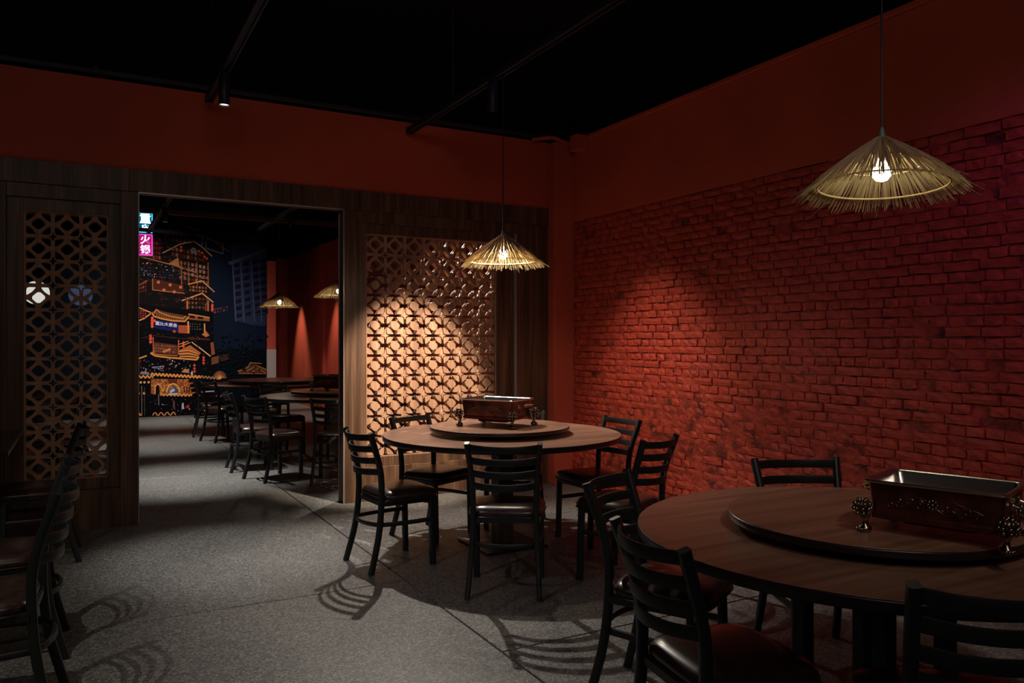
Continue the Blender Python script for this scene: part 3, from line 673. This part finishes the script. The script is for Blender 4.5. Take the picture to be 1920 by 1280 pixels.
# ------------------------------------------------------------------ chairs
def make_chair():
    t = empty('dining_chair', (0, 0, 0))
    for s in (-1, 1):
        b = bmesh.new()
        pts = bez([(s*.190, -.02, 0), (s*.176, .035, .22), (s*.168, .055, .42), (s*.172, .045, .60), (s*.192, -.025, .82)], 5)
        sweep(b, pts, .028, .032, side=(1, 0, 0), n=8); obj('back_leg', b, M_chair, t, True, 50)
        b = bmesh.new(); sweep(b, [(s*.186, .385, 0), (s*.184, .375, .41)], .034, .034, side=(1, 0, 0), n=8); obj('front_leg', b, M_chair, t, True, 50)
    for k, z in enumerate((.793, .724, .655, .588)):
        tt = (z-.42)/(.835-.42); hw = .168+.024*max(0, tt)**1.3-.01; yb = .055-.08*tt**1.6
        b = bmesh.new(); sweep(b, bez([(-hw, yb, z), (-hw*.55, yb-.045, z-.004), (0, yb-.062, z-.006), (hw*.55, yb-.045, z-.004), (hw, yb, z)], 4), .010, .037, n=8)
        obj('slat', b, M_chair, t, True, 50)
    b = bmesh.new()      # seat frame: apron bars
    pts = [(-.175, .06, .398), (-.187, .385, .398), (.187, .385, .398), (.175, .06, .398), (-.175, .06, .398)]
    for a, c in zip(pts, pts[1:]): sweep(b, [a, c], .022, .026)
    obj('seat_frame', b, M_chair, t)
    b = bmesh.new()
    ring = [(.186, .36, .275), (.186, .20, .275), (.170, .085, .275), (.150, .044, .275), (.085, .012, .275), (0, .000, .275), (-.085, .012, .275), (-.150, .044, .275), (-.170, .085, .275), (-.186, .20, .275), (-.186, .36, .275)]
    sweep(b, bez(ring, 3), .018, .024, n=8); obj('stretcher_ring', b, M_chair, t, True, 50)
    # cushion
    b = bmesh.new(); n = 40; rings = []
    def outline(f, z):
        o = []
        for k in range(n):
            a = 2*PI*k/n; c, s_ = math.cos(a), math.sin(a); e = .42
            x = math.copysign(abs(c)**e, c); y = math.copysign(abs(s_)**e, s_)
            hw = .205+.012*y; o.append(b.verts.new((x*hw*f, .245+y*.188*f, z)))
        return o
    for f, z in ((.93, .408), (.985, .412), (1.0, .422), (1.012, .430), (1.0, .438), (.985, .444), (.93, .457), (.78, .466), (.5, .471), (.2, .473)): rings.append(outline(f, z))
    for a, c in zip(rings, rings[1:]):
        for k in range(n): b.faces.new((a[k], a[(k+1) % n], c[(k+1) % n], c[k]))
    b.faces.new(rings[0]); b.faces.new(rings[-1])
    cu = obj('seat_cushion', b, M_vinyl, t, True, 60)
    b = bmesh.new(); pts = []
    for k in range(n+1):
        a = 2*PI*k/n; c, s_ = math.cos(a), math.sin(a); e = .42
        x = math.copysign(abs(c)**e, c); y = math.copysign(abs(s_)**e, s_); pts.append((x*(.205+.012*y)*1.01, .245+y*.188*1.01, .413))
    sweep(b, pts, .008, .008, n=6, caps=False); obj('piping', b, M_vinyl, cu, True)
    return t
proto = make_chair(); used = [False]
def chair(x, y, hx, hy, label, group):
    o = proto if not used[0] else copy_tree(proto); used[0] = True
    o.location = (x, y, 0); o.rotation_euler = (0, 0, math.atan2(hy, hx)-PI/2); tag(o, 'black ladder-back dining chair, '+label, 'chair', group); return o
g = 'chairs round the central table'
chair(1.935, 3.61, .54, .84, 'back to the viewer before the central table', g)
chair(1.462, 4.535, .995, .09, 'at the left side of the central table beside the aisle', g)
chair(2.07, 5.25, .437, -.90, 'behind the central table against the carved screen', g)
chair(3.27, 4.40, -1, -.03, 'right of the central table, nearest the corner column', g)
chair(2.79, 3.41, -.38, .92, 'right of the central table, back to the bricks', g)
chair(2.93, 5.22, -.6, -.8, 'mostly hidden behind the central chafing dish', g)
g = 'chairs round the near table'
chair(1.83, 2.50, .5, -.86, 'far left of the near table, slats tilted', g)
chair(1.395, 1.715, .985, -.16, 'left foreground side of the near table', g)
chair(2.83, 2.47, -.40, -.915, 'behind the near table against the brick wall', g)
chair(1.765, .985, .56, .83, 'bottom right corner, back to viewer', g)
g = 'chairs along the left edge'
chair(-.09, 3.34, -.995, .06, 'nearest of the row at the left edge', g)
chair(-.085, 4.02, -1, .0, 'second of the row at the left edge', g)
chair(-.04, 5.66, -1, .0, 'farthest of the left row, before the left carved screen', g)
g = 'chairs beyond the doorway'
chair(1.485, 11.15, .93, .37, 'beyond the doorway, left of the farthest table', g)
chair(1.40, 11.98, 1, -.1, 'beyond the doorway, farthest one before the mural', g)
chair(1.47, 7.82, .937, .35, 'beyond the doorway, nearest one fully in view', g)
chair(1.36, 8.60, 1, -.03, 'beyond the doorway, directly behind the nearest one', g)
chair(2.05, 7.235, .45, .89, 'beyond the doorway, cut off by the right jamb', g)
chair(2.09, 10.43, .13, .99, 'beyond doorway, between middle and farthest tables', g)
chair(2.05, 9.80, .3, -.95, 'beyond doorway, far side of middle table', g)
chair(3.62, 11.6, -1, 0, 'beyond doorway, right of farthest table', g)
chair(3.50, 8.9, -1, 0, 'beyond the wooden screen, right of the middle table', g)
g = 'chairs behind the left screen'
chair(.02, 8.95, -.95, .3, 'behind left screen, right of table', g)
chair(-.35, 8.1, -.2, .98, 'behind left screen, near side of table', g)

# ------------------------------------------------------------------ tables
def round_table(x, y, R, label, susan=None, rs=.46, slabel='', sxy=(0, 0), posts=False):
    t = empty('round_table', (x, y, 0)); tag(t, label, 'table', 'round dining tables')
    b = bmesh.new(); lathe(b, [(0, .7405), (R-.006, .7405), (R-.003, .7400)], 96); lathe(b, [(0, .7395), (R-.003, .7395)], 96); obj('tabletop', b, M_top, t)
    b = bmesh.new(); lathe(b, [(R-.006, .7398), (R-.001, .738), (R, .734), (R, .712), (R-.004, .706), (R-.02, .705), (0, .705)], 96); obj('edge_band', b, M_edge, t, True, 60)
    if posts:
        for px_ in (-.15, .15):
            for py_ in (-.15, .15): obj('post', B(px_-.025, px_+.025, py_-.025, py_+.025, .014, .692, bev=.003), M_plate, t)
    else: obj('column', B(-.055, .055, -.055, .055, .014, .70, bev=.003), M_ped, t)
    obj('top_bracket', B(-.2, .2, -.2, .2, .690, .705, bev=.003), M_plate, t)
    obj('base_plate', B(-.225, .225, -.225, .225, 0, .014, bev=.004), M_plate, t)
    if susan:
        s = empty('lazy_susan', (x+sxy[0], y+sxy[1], .7405)); tag(s, slabel, 'turntable', 'lazy susans on the round tables')
        b = bmesh.new(); lathe(b, [(0, .0505), (rs-.006, .0505), (rs-.004, .0498)], 96); lathe(b, [(0, .0495), (rs-.004, .0495)], 96); obj('turntable_top', b, M_top, s)
        b = bmesh.new(); lathe(b, [(rs-.006, .0500), (rs-.001, .048), (rs, .044), (rs, .030), (rs-.004, .026), (0, .026)], 96); obj('edge_band', b, M_edge, s, True, 60)
        b = bmesh.new(); lathe(b, [(0, 0), (.16, 0), (.16, .012), (.13, .014), (.13, .026), (0, .026)], 48); obj('swivel_base', b, M_plate, s)
    return t
round_table(2.455, 4.60, .79, 'central round brown table in front of the carved screen, a dish on it', True, .465, 'round turntable on the central table, under the smaller looking chafing dish', (-.02, .0))
round_table(2.25, 1.66, .755, 'large round brown table in the right foreground', True, .447, 'round turntable on the foreground table, under the big chafing dish', (-.02, -.01), posts=True)
round_table(2.5, 8.80, .80, 'round table beyond the doorway, cut by its right jamb', True, .46, 'turntable on the middle table beyond the doorway')
round_table(2.5, 11.74, .98, 'farthest round table beyond the doorway', True, .67, 'wide turntable on the farthest table beyond the doorway')
round_table(-.75, 9.2, .75, 'round table behind the left carved screen', True, .45, 'turntable on the table behind the left carved screen')
t = empty('rectangular_table', (-1.05, 5.7, 0)); tag(t, 'dark rectangular table at the left edge before the left carved screen', 'table')
obj('tabletop', B(-.69, .69, -.6, .6, .715, .745, bev=.004), [mat('black_lacquer', (.02, .012, .012), .18)], t)
for s in (-.4, .4):
    obj('column', B(s-.04, s+.04, -.04, .04, .014, .71, bev=.003), M_ped, t); obj('base_plate', B(s-.22, s+.22, -.25, .25, 0, .014, bev=.004), M_plate, t)

# ------------------------------------------------------------------ chafing dishes
def make_dish():
    t = empty('chafing_dish', (0, 0, 0)); hx, hy = .185, .135; zb, zt = .040, .155
    b = bmesh.new()      # outer body, hollow, slightly flared
    def rr_(fx, fy, z, r=.02, n=4):
        o = []
        for cx, cy, a0 in ((1, 1, 0), (-1, 1, 1), (-1, -1, 2), (1, -1, 3)):
            for k in range(n+1):
                a = (a0+k/n)*PI/2; o.append(b.verts.new((cx*(fx-r)+r*math.cos(a), cy*(fy-r)+r*math.sin(a), z)))
        return o
    def skin(rs, cap0=True, cap1=False):
        for a, c in zip(rs, rs[1:]):
            for k in range(len(a)): b.faces.new((a[k], a[(k+1) % len(a)], c[(k+1) % len(a)], c[k]))
        if cap0: b.faces.new(rs[0])
        if cap1: b.faces.new(rs[-1])
    skin([rr_(hx-.02, hy-.02, zb), rr_(hx-.008, hy-.008, zb+.004), rr_(hx-.008, hy-.008, zb+.018), rr_(hx-.012, hy-.012, zb+.022), rr_(hx-.004, hy-.004, zt-.008)], True, False)
    obj('body', b, M_copper, t, True, 35)
    b = bmesh.new()      # steel pan with rolled rim
    skin([rr_(hx-.004, hy-.004, zt-.008), rr_(hx+.006, hy+.006, zt-.004), rr_(hx+.007, hy+.007, zt), rr_(hx+.004, hy+.004, zt+.004), rr_(hx-.006, hy-.006, zt+.003), rr_(hx-.012, hy-.012, zt-.004), rr_(hx-.022, hy-.022, zb+.045), rr_(hx-.035, hy-.035, zb+.038)], False, True)
    obj('steel_pan', b, M_steel, t, True, 50)
    for sx in (-1, 1):
        for sy in (-1, 1):
            b = bmesh.new(); c = (sx*(hx-.012), sy*(hy-.012), 0)
            ox, oy = sx*.012, sy*.012; cc = (c[0]+ox, c[1]+oy, 0)
            lathe(b, [(0, 0), (.017, 0), (.020, .006), (.018, .014), (.010, .019), (.009, .034), (.012, .042), (.016, .047), (.010, .054), (0, .056)], 16, cc)
            for k in range(4):      # toes
                a = math.atan2(sy, sx)+(k-1.5)*.42
                r = bmesh.ops.create_icosphere(b, subdivisions=1, radius=.0075); bmesh.ops.translate(b, verts=r['verts'], vec=(cc[0]+.019*math.cos(a), cc[1]+.019*math.sin(a), .007))
            foot = obj('foot', b, M_bronze, t, True, 70)
            b = bmesh.new()      # bunch of berries and leaves above each foot
            rb = random.Random(9)
            for ring, (rad, z, q) in enumerate(((.018, .056, 6), (.024, .070, 8), (.021, .084, 7), (.012, .094, 5))):
                for k in range(q):
                    a = 2*PI*(k+.5*(ring % 2))/q
                    r = bmesh.ops.create_icosphere(b, subdivisions=1, radius=.0082); bmesh.ops.translate(b, verts=r['verts'], vec=(cc[0]+ox*.5+rad*math.cos(a), cc[1]+oy*.5+rad*math.sin(a), z))
            r = bmesh.ops.create_icosphere(b, subdivisions=2, radius=.019); bmesh.ops.translate(b, verts=r['verts'], vec=(cc[0]+ox*.5, cc[1]+oy*.5, .076))
            obj('berry_cluster', b, M_bronze, foot, True, 70)
    for sx in (-1, 1):      # handles on the short ends
        b = bmesh.new(); X = sx*(hx-.004)
        for sy in (-1, 1): sweep(b, bez([(X, sy*.045, .118), (X+sx*.020, sy*.047, .112), (X+sx*.040, sy*.048, .122)], 4), .006, .006, n=6); box(b, X-.004, X+.004, sy*.045-.012, sy*.045+.012, .105, .13, bev=.002)
        sweep(b, [(X+sx*.040, -.05, .122), (X+sx*.040, .05, .122)], .007, .007, n=6); h = obj('handle', b, M_steel, t, True)
        b = bmesh.new(); sweep(b, [(X+sx*.040, -.055, .122), (X+sx*.040, -.03, .122), (X+sx*.040, .03, .122), (X+sx*.040, .055, .122)], [.010, .015, .015, .010], [.010, .015, .015, .010], n=10); obj('grip', b, M_grip, h, True)
    def scroll(b, cx, cz, r0, turns, dirn, start, pl):
        pts = []
        for k in range(17):
            q = k/16; a = start+dirn*q*turns*2*PI; r = r0*(1-q*.8); pts.append(pl(cx+r*math.cos(a), cz+r*math.sin(a)))
        sweep(b, pts, .0035, .0035, n=6, up=(0.3, 0.4, .8))
    for sy in (-1, 1):      # scroll relief on the long faces
        b = bmesh.new(); pl = lambda u, v: (u, sy*(hy-.0065), v)
        for k in range(8):
            a = 2*PI*k/8; r = bmesh.ops.create_icosphere(b, subdivisions=1, radius=.0055); bmesh.ops.translate(b, verts=r['verts'], vec=pl(.012*math.cos(a), .103+.012*math.sin(a)))
        r = bmesh.ops.create_icosphere(b, subdivisions=1, radius=.007); bmesh.ops.translate(b, verts=r['verts'], vec=pl(0, .103))
        for s in (-1, 1):
            scroll(b, s*.034, .098, .015, 1.2, s, PI/2 if s > 0 else PI/2, pl); scroll(b, s*.062, .104, .016, 1.1, -s, -PI/2, pl); scroll(b, s*.092, .096, .014, 1.2, s, PI/2, pl); scroll(b, s*.116, .088, .009, 1, -s, 0, pl)
            sweep(b, bez([pl(s*.016, .112), pl(s*.04, .121), pl(s*.065, .114), pl(s*.085, .106), pl(s*.11, .100), pl(s*.128, .092)], 4), .004, .004, n=6, up=(.1, .3, .9))
            sweep(b, bez([pl(s*.012, .092), pl(s*.035, .080), pl(s*.06, .084), pl(s*.085, .078), pl(s*.11, .078)], 4), .003, .003, n=6, up=(.1, .3, .9))
        obj('scroll_relief', b, M_bronze, t, True, 70)
    for sx in (-1, 1):
        b = bmesh.new(); pl = lambda u, v: (sx*(hx-.0065), u, v)
        for s in (-1, 1): scroll(b, s*.03, .085, .012, 1.1, s, PI/2, pl)
        obj('end_relief', b, M_bronze, t, True, 70)
    obj('burner_tray', B(-.10, .10, -.06, .06, .024, .042, bev=.004), M_plate, t)
    return t
d0 = make_dish(); d0.location = (2.425, 4.62, .792); d0.rotation_euler = (0, 0, math.radians(-58.5))
d0.scale = (1.08, 1.08, 1.14)
tag(d0, 'ornate copper chafing dish with steel pan on the central table', 'chafing dish', 'footed chafing dishes')
d1 = copy_tree(d0); d1.location = (2.20, 1.385, .792); d1.rotation_euler = (0, 0, math.radians(-72)); d1.scale = (.97, .97, .97); tag(d1, 'dark footed chafing dish with open steel pan on the foreground table', 'chafing dish', 'footed chafing dishes')
d2 = copy_tree(d0); d2.location = (2.50, 8.72, .792); d2.rotation_euler = (0, 0, math.radians(-50)); tag(d2, 'chafing dish on the table beyond the doorway, cut by the right jamb', 'chafing dish', 'footed chafing dishes')
